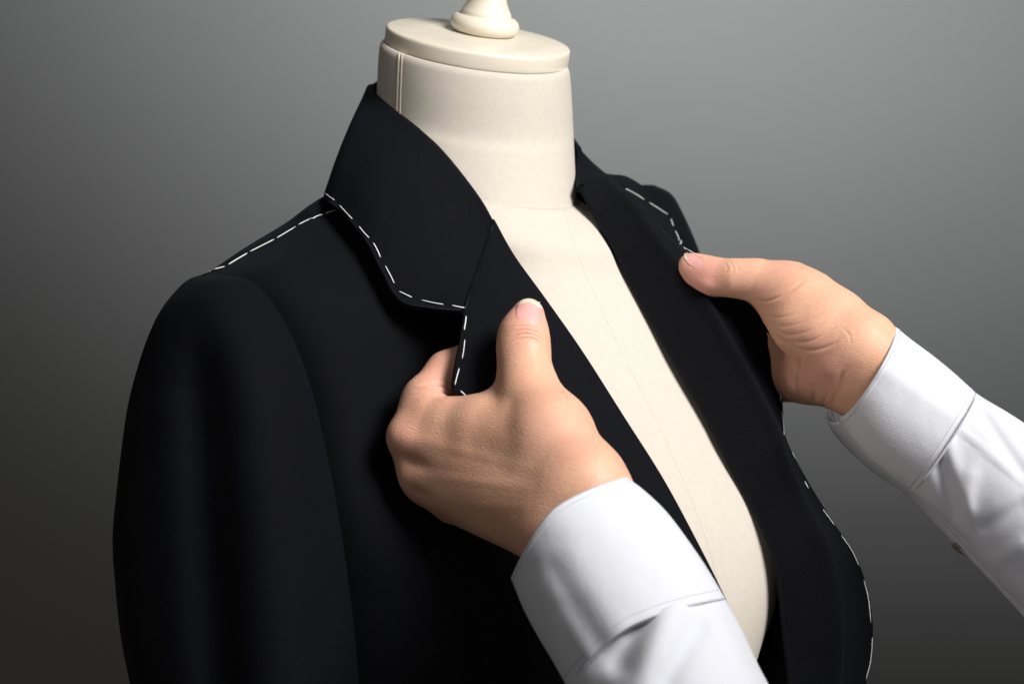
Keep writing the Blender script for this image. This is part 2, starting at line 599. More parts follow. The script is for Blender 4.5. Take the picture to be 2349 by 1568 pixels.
# near (its right) front
cloth('front_panel', [
    [(465, 630, .895), (590, 567, .925), (720, 500, .955), (850, 450, .985), (960, 420, 1.0), (1060, 430, .995)],
    [(540, 660, .897), (650, 630, .900), (780, 600, .925), (920, 580, .945), (1040, 560, .955), (1140, 545, .955)],
    [(600, 770, .897), (720, 760, .893), (840, 740, .908), (960, 720, .925), (1090, 700, .935), (1240, 705, .938)],
    [(640, 910, .897), (770, 900, .890), (890, 890, .908), (1020, 870, .928), (1160, 850, .930), (1340, 845, .930)],
    [(670, 1080, .897), (800, 1080, .887), (920, 1080, .902), (1080, 1050, .914), (1260, 1030, .910), (1455, 1015, .916)],
    [(700, 1300, .897), (840, 1300, .880), (980, 1290, .876), (1150, 1280, .874), (1350, 1260, .878), (1595, 1240, .897)],
    [(720, 1480, .897), (860, 1480, .878), (1000, 1480, .872), (1180, 1470, .868), (1400, 1450, .873), (1680, 1430, .892)],
    [(730, 1700, .897), (870, 1700, .880), (1010, 1700, .875), (1190, 1700, .872), (1420, 1700, .877), (1760, 1680, .892)],
], M['wool'], jacket, key='front')

# back and far panel under the far lapel
cloth('back_panel', [
    [(462, 648, .925), (570, 583, .926), (690, 522, .953), (778, 484, .973), (900, 330, 1.10), (1080, 300, 1.16), (1280, 380, 1.14), (1395, 408, 1.075), (1465, 448, 1.10), (1538, 494, 1.125)],
    [(476, 630, .935), (562, 572, .945), (655, 516, .970), (748, 452, .99), (890, 400, 1.13), (1080, 400, 1.18), (1280, 410, 1.17), (1400, 408, 1.11), (1450, 414, 1.14), (1540, 480, 1.16)],
    [(510, 680, .97), (600, 640, 1.02), (720, 600, 1.07), (840, 560, 1.11), (960, 540, 1.16), (1090, 540, 1.19), (1250, 530, 1.19), (1380, 520, 1.18), (1450, 520, 1.19), (1520, 560, 1.18)],
    [(560, 900, 1.00), (660, 900, 1.06), (780, 900, 1.11), (880, 900, 1.15), (980, 900, 1.18), (1090, 900, 1.19), (1250, 900, 1.2), (1400, 900, 1.2), (1500, 900, 1.18), (1580, 900, 1.12)],
    [(590, 1250, 1.00), (690, 1250, 1.06), (790, 1250, 1.10), (890, 1250, 1.14), (980, 1250, 1.16), (1090, 1250, 1.17), (1250, 1250, 1.17), (1450, 1250, 1.16), (1560, 1250, 1.12), (1640, 1250, 1.06)],
    [(600, 1700, 1.00), (700, 1700, 1.06), (800, 1700, 1.10), (900, 1700, 1.14), (980, 1700, 1.16), (1090, 1700, 1.17), (1300, 1700, 1.16), (1500, 1700, 1.14), (1620, 1700, 1.09), (1700, 1700, 1.03)],
], M['wool'], jacket, key='back')

cloth('front_panel', [
    [(1330, 395, 1.06), (1395, 408, 1.072), (1465, 448, 1.098), (1538, 494, 1.122)],
    [(1350, 450, 1.05), (1420, 460, 1.055), (1490, 500, 1.075), (1562, 552, 1.10)],
    [(1410, 560, 1.04), (1470, 560, 1.035), (1530, 600, 1.045), (1590, 630, 1.07)],
    [(1520, 760, 1.02), (1580, 750, 1.01), (1650, 760, 1.02), (1690, 790, 1.05)],
    [(1620, 930, .995), (1660, 920, .985), (1700, 930, .995), (1740, 950, 1.03)],
    [(1690, 1100, .975), (1720, 1090, .96), (1770, 1090, .965), (1790, 1100, 1.00)],
    [(1700, 1290, .965), (1770, 1280, .94), (1850, 1280, .935), (1890, 1290, .97)],
    [(1690, 1480, .97), (1780, 1480, .94), (1870, 1480, .925), (1930, 1480, .96)],
    [(1690, 1700, .97), (1790, 1700, .94), (1870, 1700, .925), (1930, 1700, .96)],
], M['wool'], jacket, key='far_front')

def under(q, gap):
    # keep a cloth point clear of the dress form below it
    for k in ('torso', 'neck'):
        dirv = P(q[0] + 3, q[1], 1.0) - CAM
        h = BVH[k][0].ray_cast(Vector(CAM), Vector(dirv / np.linalg.norm(dirv)))
        if h[0] is not None:
            q[2] = min(q[2], proj(np.array(h[0]))[2] - gap)

# collar: one leaf round the neck, from the near gorge seam to the far one
def collar():
    st = [((1133, 508, .945), (1064, 713, .898)),
          ((1097, 447, .957), (985, 706, .902)),
          ((1025, 355, .970), (917, 688, .906)),
          ((965, 297, .980), (876, 622, .913)),
          ((915, 258, .990), (838, 550, .924)),
          ((872, 225, 1.005), (786, 488, .942)),
          ((845, 200, 1.03), (743, 449, .968)),
          ((860, 192, 1.07), (775, 420, 1.03)),
          ((940, 195, 1.115), (880, 400, 1.12)),
          ((1060, 215, 1.14), (1040, 400, 1.165)),
          ((1200, 250, 1.14), (1230, 395, 1.165)),
          ((1290, 300, 1.11), (1350, 400, 1.13)),
          ((1322, 337, 1.06), (1392, 402, 1.08)),
          ((1325, 384, 1.03), (1400, 405, 1.06)),
          ((1325, 430, 1.0025), (1404, 409, 1.042))]
    net = []
    for i, (a, b) in enumerate(st):
        a = np.array(a); b = np.array(b)
        row = []
        inner = a + np.array([0, 14 if 5 <= i <= 8 else 2 if i > 11 else 45, .010]) + (np.array([12, 0, 0]) if i < 8 else np.array([-12 if i < 12 else -5, 0, 0]))
        row.append(inner)
        for t in (0, .12, .4, .7, 1):
            q = a + (b - a) * t
            bul = math.sin(math.pi * t) * (0 if i == 0 else .6 if i == 1 else 1)
            if i < 7:
                q = q + np.array([-6 * bul, -4 * bul, -.010 * bul])
            elif i > 10:
                q = q + np.array([0, 0, -.004 * bul * (i < 14)])
            else:
                q = q + np.array([0, 0, .008 * bul])
            row.append(q)
        net.append(row)
    cloth('collar', net, M['wool'], jacket, t=0.0034, n=(8, 6), key='collar')
collar()

# near lapel, lifted by the hand
cloth('lapel', [
    [(1134, 503, .947), (1117, 553, .935), (1099, 604, .923), (1083, 656, .911), (1065, 712, .900)],
    [(1180, 585, .939), (1150, 640, .922), (1115, 700, .905), (1082, 745, .893), (1055, 780, .886)],
    [(1250, 682, .932), (1200, 740, .905), (1140, 790, .888), (1087, 825, .881), (1046, 842, .877)],
    [(1335, 803, .923), (1255, 845, .897), (1165, 880, .881), (1095, 895, .876), (1043, 893, .873)],
    [(1430, 952, .910), (1320, 960, .889), (1220, 965, .880), (1130, 945, .877), (1058, 909, .875)],
    [(1520, 1094, .898), (1430, 1080, .886), (1340, 1065, .882), (1240, 1030, .882), (1150, 990, .884)],
    [(1596, 1234, .890), (1520, 1210, .876), (1450, 1180, .872), (1380, 1150, .872), (1310, 1120, .876)],
    [(1665, 1372, .885), (1600, 1350, .870), (1540, 1320, .866), (1480, 1280, .866), (1420, 1240, .870)],
    [(1730, 1520, .883), (1680, 1500, .868), (1630, 1470, .864), (1580, 1440, .864), (1530, 1400, .868)],
    [(1780, 1650, .883), (1750, 1640, .872), (1710, 1620, .868), (1670, 1590, .868), (1640, 1560, .872)],
], M['wool'], jacket, t=0.003, n=(10, 10), key='lapel')

# far lapel, pulled open by the other hand
far_net = [
    [(1326, 427, 1.008), (1352, 418, 1.012), (1385, 405, 1.022), (1398, 404, 1.04), (1403, 407, 1.055)],
    [(1362, 492, .982), (1392, 466, .988), (1426, 442, 1.0), (1440, 440, 1.015), (1446, 446, 1.03)],
    [(1398, 556, .97), (1430, 515, .976), (1463, 479, .988), (1478, 478, 1.003), (1486, 487, 1.018)],
    [(1443, 642, .96), (1482, 600, .964), (1522, 560, .974), (1545, 558, .987), (1566, 565, 1.0)],
    [(1500, 745, .948), (1552, 695, .951), (1600, 650, .962), (1640, 630, .976), (1680, 622, .986)],
    [(1560, 850, .936), (1618, 800, .938), (1663, 752, .948), (1710, 732, .96), (1749, 712, .972)],
    [(1618, 950, .924), (1680, 900, .925), (1727, 862, .934), (1765, 855, .946), (1789, 858, .957)],
    [(1672, 1060, .914), (1735, 1010, .914), (1786, 978, .922), (1797, 985, .932), (1803, 1003, .942)],
    [(1720, 1150, .905), (1770, 1110, .902), (1812, 1062, .908), (1830, 1065, .917), (1845, 1088, .925)],
    [(1756, 1225, .9), (1800, 1195, .893), (1860, 1170, .898), (1885, 1175, .906), (1905, 1187, .914)],
    [(1784, 1310, .898), (1835, 1280, .889), (1900, 1250, .893), (1940, 1260, .902), (1968, 1285, .91)],
    [(1797, 1420, .898), (1860, 1400, .888), (1930, 1390, .892), (1972, 1395, .9), (2000, 1405, .908)],
    [(1808, 1520, .898), (1870, 1520, .888), (1930, 1510, .892), (1972, 1510, .9), (1997, 1515, .908)],
    [(1820, 1640, .898), (1870, 1640, .888), (1920, 1640, .892), (1950, 1640, .9), (1970, 1640, .908)],
]
far_rows = []
for i, row in enumerate(far_net):
    # the fold stands off the chest, the cloth runs to a crest and drops behind it to the outer edge
    a, m, c, o, e = [np.array(q) for q in row]
    c = c + np.array([0, 0, 0 if i in (0, 3) else .004])
    c[2] += .012 if 3 <= i <= 9 else 0
    a[2] = c[2] + .002 if i else 1.004
    if i == 0:
        m[2], c[2], o[2], e[2] = 1.007, 1.016, 1.030, 1.044
    if i == 1:
        a[2], m[2], c[2] = 1.000, 1.001, 1.004
    if i == 2:
        a[2], m[2], c[2] = .993, .993, .995
    if i >= 8:
        c[2] += .004 if i == 8 or i == 9 else .014
        a[2] = c[2] + .004
        o[2] += .012
        e[2] += .012
    o[2] = max(o[2], c[2] + .005)
    e[2] = max(e[2], c[2] + .010)
    drop = .012 if 2 <= i <= 7 else .004
    new = [a]
    for t, f in ((.06, -.02), (.33, .22), (.68, .58)):
        q = (1 - t) ** 2 * a + 2 * t * (1 - t) * (2 * m - (a + c) / 2) + t * t * c
        q[2] = a[2] + (c[2] - a[2]) * f
        new.append(q)
    for q in new:
        under(q, .005)
    new += [c, c + (o - c) * np.array([.18, .18, 0]) + np.array([0, 0, .35 * (o[2] - c[2]) + .5 * drop]),
            o + np.array([0, 0, drop]), e + np.array([0, 0, drop])]
    far_rows.append(new)
cloth('lapel', far_rows, M['wool'], jacket, t=0.003, n=(10, 10), key='far_lapel')

def tube_grid(st, n=8, k=72, func=None, corner=False):
    """st: (uL, vL, uR, vR, d, half depth m, bow u, bow v) stations of a tube"""
    st = cr(np.array(st, float), n)
    th = np.arange(k) / k * 2 * math.pi - math.pi / 2
    c, s = np.cos(th)[None], np.sin(th)[None]
    uL, vL, uR, vR, d, h, bu, bv = [st[:, i][:, None] for i in range(8)]
    sb = np.sign(s) * (1 - np.abs(c) ** 1.6) * 1.04 if corner else s
    U = (uL + uR) / 2 + (uR - uL) / 2 * c + bu * sb
    V = (vL + vR) / 2 + (vR - vL) / 2 * c + bv * sb
    D = d - h * s
    if func:
        U, V, D = func(U, V, D, np.repeat(c, len(st), 0), np.repeat(s, len(st), 0))
    return P(U, V, D)

def near_sleeve(U, V, D, c, s):
    front = np.clip(s, 0, 1) ** 0.7
    f = np.clip((V - 690) / 200, 0, 1)
    cu = 455 + (V - 700) * 0.062
    D = D + front * f * (.010 * np.exp(-((U - cu) / 50) ** 2) + .012 / (1 + np.exp((U - cu) / 28)))
    D = D - front * f * .006 * np.exp(-((U - cu - 150) / 90) ** 2)
    D = D - front * f * .002 * np.exp(-((U - cu + 100) / 40) ** 2)
    return U, V, D

g = tube_grid([
    (468, 628, 512, 628, .905, .006, 0, 0),
    (432, 641, 572, 641, .905, .024, 0, 0),
    (402, 668, 612, 672, .905, .034, 0, 0),
    (368, 712, 645, 715, .905, .040, 0, 0),
    (340, 770, 677, 775, .905, .046, 0, 0),
    (316, 840, 706, 845, .905, .050, 0, 0),
    (294, 925, 732, 930, .905, .054, 0, 0),
    (281, 1010, 753, 1015, .905, .056, 0, 0),
    (269, 1110, 776, 1115, .905, .058, 0, 0),
    (258, 1230, 800, 1230, .905, .058, 0, 0),
    (264, 1340, 819, 1340, .905, .058, 0, 0),
    (277, 1460, 836, 1460, .905, .058, 0, 0),
    (298, 1568, 844, 1568, .905, .058, 0, 0),
    (325, 1700, 850, 1700, .905, .058, 0, 0)], func=near_sleeve)
remember('sleeve', g, True)
link('sleeve', grid_mesh('sleeve', g, 0.0025, True, toward=1), M['wool'], jacket)
g = tube_grid([
    (1450, 424, 1500, 424, 1.15, .010, 0, 0),
    (1420, 445, 1540, 445, 1.155, .03, 0, 0),
    (1410, 490, 1567, 490, 1.16, .04, 0, 0),
    (1400, 560, 1598, 560, 1.16, .045, 0, 0),
    (1400, 650, 1630, 650, 1.16, .05, 0, 0),
    (1410, 800, 1680, 800, 1.16, .052, 0, 0),
    (1420, 1000, 1700, 1000, 1.16, .052, 0, 0),
    (1440, 1300, 1720, 1300, 1.16, .052, 0, 0),
    (1460, 1700, 1730, 1700, 1.16, .052, 0, 0)])
link('sleeve', grid_mesh('sleeve', g, 0.0025, True, toward=1), M['wool'], jacket)

# basting stitches: each one a short raised run of thread
def stitches(key, segs, a, b, r=0.0003):
    for s in segs:
        pts = np.array([(a[0] + b * x, a[1] + b * y) for x, y in s])
        if len(pts) == 2:
            m = (pts[0] + pts[1]) / 2 + (np.array([pts[1][1] - pts[0][1], pts[0][0] - pts[1][0]])) * random.uniform(-.025, .025)
            pts = np.array([pts[0], m, pts[1]])
        uv = cr(pts, 5)
        t = np.linspace(0, 1, len(uv))
        lift = -0.0002 + 0.0009 * np.sin(math.pi * t) ** 0.6
        q = np.array([on(key, u, v, l) for (u, v), l in zip(uv, lift)])
        tube_mesh('stitch', q, r * random.uniform(.85, 1.15), 7, M['thread'], jacket)

A2, B2 = (401.5, 344.0), .384
stitches('collar', [[(895, 258), (953, 300)], [(980, 328), (1060, 413)], [(1098, 455), (1160, 526)], [(1184, 553), (1228, 642)],
                    [(1255, 690), (1310, 797)], [(1337, 843), (1416, 880)], [(1470, 895), (1605, 922)], [(1653, 927), (1730, 942)]], A2, B2)
stitches('lapel', [[(1739, 990), (1727, 1075)], [(1731, 1130), (1715, 1248)], [(1698, 1302), (1671, 1404)], [(1705, 1437), (1737, 1466)]], A2, B2)
stitches(('front', 'back'), [[(192, 726), (298, 695)], [(317, 684), (433, 615)], [(446, 607), (594, 532)], [(607, 525), (722, 456)], [(735, 446), (888, 380)], [(899, 378), (968, 357)]], A2, B2)
A8, B8 = (1261.7, 315.4), .256
stitches(('far_front', 'back'), [[(508, 355), (612, 412)], [(677, 458), (847, 558)], [(890, 582), (1060, 692)], [(1083, 727), (1104, 792)], [(1121, 833), (1145, 880), (1158, 925)], [(1165, 955), (1190, 920)]], A8, B8)
stitches('far_lapel', [[(1203, 975), (1265, 990), (1325, 1028)], [(1358, 1043), (1420, 1060), (1477, 1085)]], A8, B8)
A4, B4 = (1488.5, 516), .3109
stitches('far_lapel', [[(833, 665), (848, 728)], [(868, 785), (915, 905), (948, 1045)], [(952, 1088), (967, 1200), (973, 1305)], [(978, 1370), (992, 1450), (998, 1548)]], A4, B4, 0.00028)
A5, B5 = (1832.5, 717), .457
stitches('far_lapel', [[(-30, 700), (-15, 735)], [(30, 845), (48, 880)], [(120, 985), (178, 1065)], [(212, 1115), (265, 1190), (303, 1272)], [(327, 1340), (350, 1440), (362, 1558)]], A5, B5, 0.00028)
A6, B6 = (1087, 1032), .415
stitches('far_lapel', [[(2203, 1030), (2195, 1150), (2165, 1275)]], A6, B6, 0.00028)

# ------------------------------------------------------------------ hands: one smooth skin each, from a distance field
def surface_nets(F, org, h):
    S = F < 0
    nx, ny, nz = F.shape
    cell = np.zeros((nx - 1, ny - 1, nz - 1), np.uint8)
    for dx in (0, 1):
        for dy in (0, 1):
            for dz in (0, 1):
                cell += S[dx:nx - 1 + dx, dy:ny - 1 + dy, dz:nz - 1 + dz]
    act = (cell > 0) & (cell < 8)
    ijk = np.argwhere(act)
    idx = -np.ones(act.shape, np.int64)
    idx[act] = np.arange(len(ijk))
    acc = np.zeros((len(ijk), 3)); cnt = np.zeros(len(ijk))
    corners = [(a, b, c) for a in (0, 1) for b in (0, 1) for c in (0, 1)]
    for i, c0 in enumerate(corners):
        for c1 in corners[i + 1:]:
            if sum(abs(p - q) for p, q in zip(c0, c1)) != 1:
                continue
            f0 = F[ijk[:, 0] + c0[0], ijk[:, 1] + c0[1], ijk[:, 2] + c0[2]]
            f1 = F[ijk[:, 0] + c1[0], ijk[:, 1] + c1[1], ijk[:, 2] + c1[2]]
            x = (f0 < 0) != (f1 < 0)
            t = np.where(x, f0 / np.where(x, f0 - f1, 1), 0)
            p = np.array(c0) + t[:, None] * (np.array(c1) - np.array(c0))
            acc[x] += p[x]; cnt[x] += 1
    V = org + h * (ijk + acc / cnt[:, None])
    quads = []
    for ax in range(3):
        sl0 = [slice(None)] * 3; sl1 = [slice(None)] * 3
        sl0[ax] = slice(0, -1); sl1[ax] = slice(1, None)
        a, b = S[tuple(sl0)], S[tuple(sl1)]
        e = np.argwhere(a != b)
        o1, o2 = [k for k in range(3) if k != ax]
        ok = (e[:, o1] > 0) & (e[:, o2] > 0) & (e[:, o1] < F.shape[o1] - 1) & (e[:, o2] < F.shape[o2] - 1)
        e = e[ok]
        ins = a[e[:, 0], e[:, 1], e[:, 2]]
        def cellid(d1, d2):
            q = e.copy(); q[:, o1] -= d1; q[:, o2] -= d2
            return idx[q[:, 0], q[:, 1], q[:, 2]]
        q = np.stack([cellid(1, 1), cellid(0, 1), cellid(0, 0), cellid(1, 0)], 1)
        flip = ins if ax != 1 else ~ins
        q[~flip] = q[~flip][:, ::-1]
        quads.append(q)
    return V, np.concatenate(quads)

def field(prims, h, k):
    pts = []
    for a, b, ra, rb, flat, s in prims:
        pts += [a - ra, a + ra, b - rb, b + rb]
    pts = np.array(pts)
    lo = pts.min(0) - 4 * h; hi = pts.max(0) + 4 * h
    n = np.ceil((hi - lo) / h).astype(int) + 1
    G = np.stack(np.meshgrid(*[lo[i] + h * np.arange(n[i]) for i in range(3)], indexing='ij'), -1).astype(np.float32)
    F = None
    for a, b, ra, rb, flat, s in prims:
        ba = b - a
        q = G - a.astype(np.float32)
        t = np.clip(q @ (ba / max(ba @ ba, 1e-12)).astype(np.float32), 0, 1)
        q -= t[..., None] * ba.astype(np.float32)
        d2 = np.einsum('...i,...i', q, q)
        if flat is not None:
            fl = q @ flat.astype(np.float32)
            d2 = d2 + fl * fl * (s * s - 1)
        d = np.sqrt(d2) - (ra + t * (rb - ra)).astype(np.float32)
        if flat is not None:
            d *= 0.85
        if F is None:
            F = d
        else:
            hh = np.maximum(k - np.abs(F - d), 0) / k
            F = np.minimum(F, d) - hh * hh * k * 0.25
    return F, lo

def cone(a, b, flat=None, s=1.0):
    """a, b: (u, v, d, radius px)"""
    return (P(*a[:3]), P(*b[:3]), a[3] * a[2] / FPX, b[3] * b[2] / FPX, flat, s)

def chain(*p, flat=None, s=1.0):
    return [cone(p[i], p[i + 1], flat, s) for i in range(len(p) - 1)]

def polydist(u, v, line):
    best = np.full(u.shape, 1e9)
    for (x0, y0), (x1, y1) in zip(line[:-1], line[1:]):
        dx, dy = x1 - x0, y1 - y0
        t = np.clip(((u - x0) * dx + (v - y0) * dy) / (dx * dx + dy * dy), 0, 1)
        best = np.minimum(best, np.hypot(u - x0 - t * dx, v - y0 - t * dy))
    return best

def hand(prims, k, creases, pinks, key, bulges=(), h=0.0009):
    F, lo = field(prims, h, k)
    V, Q = surface_nets(F, lo, h)
    me = mesh('hand', V, Q)
    import bmesh
    bm = bmesh.new(); bm.from_mesh(me)
    bmesh.ops.subdivide_edges(bm, edges=bm.edges, cuts=1, use_grid_fill=True, smooth=0)
    for _ in range(3):
        bmesh.ops.smooth_vert(bm, verts=bm.verts, factor=0.5, use_axis_x=True, use_axis_y=True, use_axis_z=True)
    bmesh.ops.recalc_face_normals(bm, faces=bm.faces)
    bm.normal_update()
    bm.to_mesh(me); bm.free()
    nv = len(me.vertices)
    co = np.zeros(nv * 3, np.float32); me.vertices.foreach_get('co', co); co = co.reshape(-1, 3).astype(float)
    no = np.zeros(nv * 3, np.float32); me.vertices.foreach_get('normal', no); no = no.reshape(-1, 3).astype(float)
    u, v, d = proj(co)
    face = np.sum(no * (CAM - co), 1) / np.linalg.norm(CAM - co, axis=1)
    m = np.clip(face * 3 + 0.3, 0, 1)
    disp = np.zeros(nv)
    for line, dep, wd in creases:
        ln = cr(np.array(line, float), 14) if len(line) > 2 else np.linspace(line[0], line[1], 24)
        sel = np.where((u > ln[:, 0].min() - 20) & (u < ln[:, 0].max() + 20) & (v > ln[:, 1].min() - 20) & (v < ln[:, 1].max() + 20) & (m > 0))[0]
        dd = np.hypot(u[sel, None] - ln[None, :, 0], v[sel, None] - ln[None, :, 1])
        kk = np.argmin(dd, 1)
        dist = np.full(nv, 1e3)
        dist[sel] = polydist(u[sel], v[sel], ln)
        fade = np.zeros(nv)
        fade[sel] = np.clip(np.sin(math.pi * (kk + .5) / len(ln)) * 1.6, 0, 1)
        dep = dep * (1.5 if key == 'near_hand' else .48)
        disp -= dep * np.exp(-(dist / wd) ** 2) * m * fade
        disp += 0.3 * dep * np.exp(-((dist - 2.4 * wd) / (1.6 * wd)) ** 2) * m * fade
    for (bu, bv, ru, rv, ang, dep) in bulges:
        ca, sa = math.cos(math.radians(ang)), math.sin(math.radians(ang))
        x = (u - bu) * ca + (v - bv) * sa; y = -(u - bu) * sa + (v - bv) * ca
        disp += dep * np.exp(-(x / ru) ** 2 - (y / rv) ** 2) * m
    co = co + no * disp[:, None]
    me.vertices.foreach_set('co', co.astype(np.float32).ravel())
    pk = np.zeros(nv)
    for (bu, bv, r, amt) in pinks:
        pk = np.maximum(pk, amt * np.exp(-((u - bu) ** 2 + (v - bv) ** 2) / r ** 2))
    at = me.attributes.new('pink', 'FLOAT', 'POINT')
    at.data.foreach_set('value', pk.astype(np.float32))
    me.polygons.foreach_set('use_smooth', np.ones(len(me.polygons), bool))
    me.update()
    BVH[key] = (BVHTree.FromPolygons(co.tolist(), [tuple(p.vertices) for p in me.polygons]), co)
    return link('hand', me, M['skin'], person)

person = thing('person', 'two hands in white shirt cuffs reaching in from the right, opening the navy lapels', 'person', P(2600, 1700, .85))

fl = -FWD
near = []
near += chain((1213, 716, 0.8720, 31.5), (1202, 760, 0.8700, 45.1), (1200, 795, 0.8680, 48.0), (1203, 835, 0.8640, 48.0), (1216, 905, 0.8562, 63.4), (1262, 990, 0.8393, 88.5), (1335, 1105, 0.8200, 92.3))
near += chain((1335, 1105, 0.8200, 88.5), (1352, 1130, 0.8180, 84.6), (1470, 1290, 0.8090, 82.7))
near += chain((1275, 1205, 0.8243, 82.7), (1390, 1370, 0.8110, 82.7))
near += chain((948, 1002, 0.8830, 51.8), (1320, 1110, 0.8240, 84.6))
near += chain((962, 1075, 0.8820, 44.1), (1290, 1150, 0.8209, 86.5))
near += chain((985, 1112, 0.8820, 44.1), (1260, 1190, 0.8256, 80.8))
near += chain((1045, 1155, 0.8800, 44.1), (1235, 1215, 0.8318, 67.2))
near += chain((988, 948, 0.8790, 38.3), (1120, 962, 0.8670, 51.8), (1190, 968, 0.8572, 63.4))
near += chain((1040, 982, 0.8730, 49.9), (1110, 992, 0.8610, 59.5), (1180, 1008, 0.8500, 67.2), (1250, 1035, 0.8370, 76.9))
near += chain((1150, 905, 0.8673, 15.1), (1172, 880, 0.8660, 24.8))
near += chain((945, 1000, 0.8860, 49.9), (980, 918, 0.8920, 49.9), (1028, 856, 0.9030, 44.1), (1100, 812, 0.9070, 33.5), (1160, 815, 0.9050, 28.6))      # index, behind the lapel
near += chain((962, 1075, 0.8880, 42.2), (990, 985, 0.9000, 38.3), (1090, 930, 0.9020, 34.4), (1170, 925, 0.9000, 30.6))
near += chain((985, 1112, 0.8880, 40.2), (1015, 1040, 0.9000, 36.4), (1110, 990, 0.9010, 32.5), (1180, 985, 0.8990, 28.6))
near += chain((1040, 1150, 0.8860, 36.4), (1060, 1090, 0.8970, 30.6), (1140, 1050, 0.8970, 27.7), (1200, 1040, 0.8960, 24.8))
near_creases = [
    ([(1172, 768), (1195, 758), (1222, 759), (1245, 770)], .00035, 2.2),
    ([(1168, 777), (1195, 766), (1225, 768), (1247, 781)], .0004, 2.2),
    ([(1176, 786), (1200, 776), (1226, 778), (1245, 789)], .0003, 2.2),
    ([(1180, 750), (1200, 747), (1225, 750), (1242, 757)], .00025, 2.0),
    ([(958, 884), (990, 880), (1020, 886), (1040, 897)], .0006, 3.0),
    ([(950, 897), (985, 893), (1015, 898), (1036, 906)], .0005, 3.0),
    ([(948, 908), (985, 902), (1020, 909), (1060, 910)], .0004, 3.0),
    ([(1282, 892), (1296, 905), (1302, 912)], .0005, 3.0),
    ([(1345, 960), (1362, 975), (1370, 992)], .0004, 3.0),
]
near_bulges = [(1080, 1040, 110, 13, 14, .00032), (1100, 1105, 110, 13, 7, .0003), (1110, 1160, 100, 12, 2, .0002), (1010, 1040, 50, 90, 20, -.0003), (930, 1010, 35, 30, 0, .0012), (940, 1105, 30, 28, 0, .001), (1000, 1150, 32, 22, 20, .0008), (950, 1060, 30, 14, 20, -.0012), (965, 1130, 26, 10, 35, -.001)]
near_pinks = [(1210, 720, 50, .6), (1000, 870, 60, .5), (930, 1010, 55, .45), (930, 1110, 40, .4), (1270, 990, 80, .25)]
hand(near, 0.0095, near_creases, near_pinks, 'near_hand', near_bulges)

far = []
far += chain((1583, 610, 0.9840, 27), (1600, 620, 0.9825, 34), (1640, 635, 0.9770, 40), (1690, 638, 0.9690, 40), (1738, 643, 0.9660, 45), (1800, 670, 0.9621, 69), (1838, 702, 0.9566, 85), (1900, 752, 0.9470, 92), (1975, 803, 0.9342, 88), (2050, 868, 0.9190, 66), (2150, 950, 0.9040, 62))
far += chain((1790, 690, 0.9670, 45), (1840, 750, 0.9495, 62), (1930, 820, 0.9413, 80))
far += chain((1800, 868, .9800, 54), (1856, 862, .9590, 60), (1950, 890, 0.9395, 56), (2040, 960, 0.9210, 56), (2130, 1010, 0.9070, 56))
far += chain((1800, 800, 0.9881, 62), (1930, 840, 0.9483, 84), (2010, 890, 0.9270, 70))
far += chain((1790, 730, 0.9910, 46), (1700, 700, 0.9990, 36), (1610, 680, 0.9990, 32), (1560, 670, 0.9970, 28))
far += chain((1790, 780, 0.9970, 44), (1690, 750, 1.0040, 36), (1610, 730, 1.0020, 32), (1560, 720, 0.9980, 28))
far += chain((1790, 830, 0.9970, 42), (1700, 800, 1.0040, 35), (1630, 780, 1.0020, 31), (1590, 770, 0.9980, 28))
far += chain((1790, 872, 0.9910, 42), (1720, 850, 0.9990, 32), (1670, 835, 0.9970, 28), (1640, 828, 0.9950, 25))
far_creases = [
    ([(1735, 688), (1760, 690), (1790, 680), (1820, 662), (1845, 645)], .0011, 3.2),
    ([(1752, 720), (1790, 728), (1835, 718), (1870, 700)], .0004, 3.5),
    ([(1758, 738), (1800, 748), (1850, 738), (1895, 712)], .0004, 3.5),
    ([(1766, 752), (1810, 766), (1860, 758), (1905, 730)], .00045, 3.5),
    ([(1772, 764), (1815, 782), (1865, 780), (1905, 758), (1920, 745)], .0006, 3.2),
    ([(1768, 760), (1800, 782), (1840, 800), (1880, 800), (1915, 788), (1932, 770)], .0010, 3.6),
    ([(1838, 812), (1836, 840), (1832, 880), (1836, 915)], .0014, 4.5),
    ([(1862, 926), (1868, 900), (1860, 878)], .0016, 4.5),
    ([(1815, 928), (1817, 912), (1814, 898)], .0010, 3.5),
    ([(1890, 932), (1893, 915), (1900, 900)], .0010, 3.5),
    ([(1908, 938), (1916, 905), (1927, 870), (1938, 845)], .0013, 5.0),
    ([(1940, 760), (1950, 775), (1952, 790)], .0003, 2.5),
    ([(1930, 752), (1945, 762), (1955, 772)], .0003, 2.5),
    ([(1660, 600), (1668, 612), (1664, 626)], .00035, 2.0),
    ([(1672, 599), (1682, 612), (1680, 630)], .0004, 2.0),
    ([(1684, 600), (1692, 612), (1691, 625)], .0003, 2.0),
    ([(1668, 660), (1664, 672)], .0004, 2.5),
]
far_bulges = [(1855, 760, 70, 45, 30, .002), (1895, 850, 45, 35, 20, .002), (1815, 890, 22, 30, 0, .0012), (1615, 655, 34, 14, 15, .0012)]
far_pinks = [(1600, 640, 62, 1.0), (1680, 665, 50, .5), (1880, 855, 62, .8), (1815, 875, 45, .6), (1760, 670, 60, .4), (1850, 790, 70, .35)]
hand(far, 0.006, far_creases, far_pinks, 'far_hand', far_bulges)

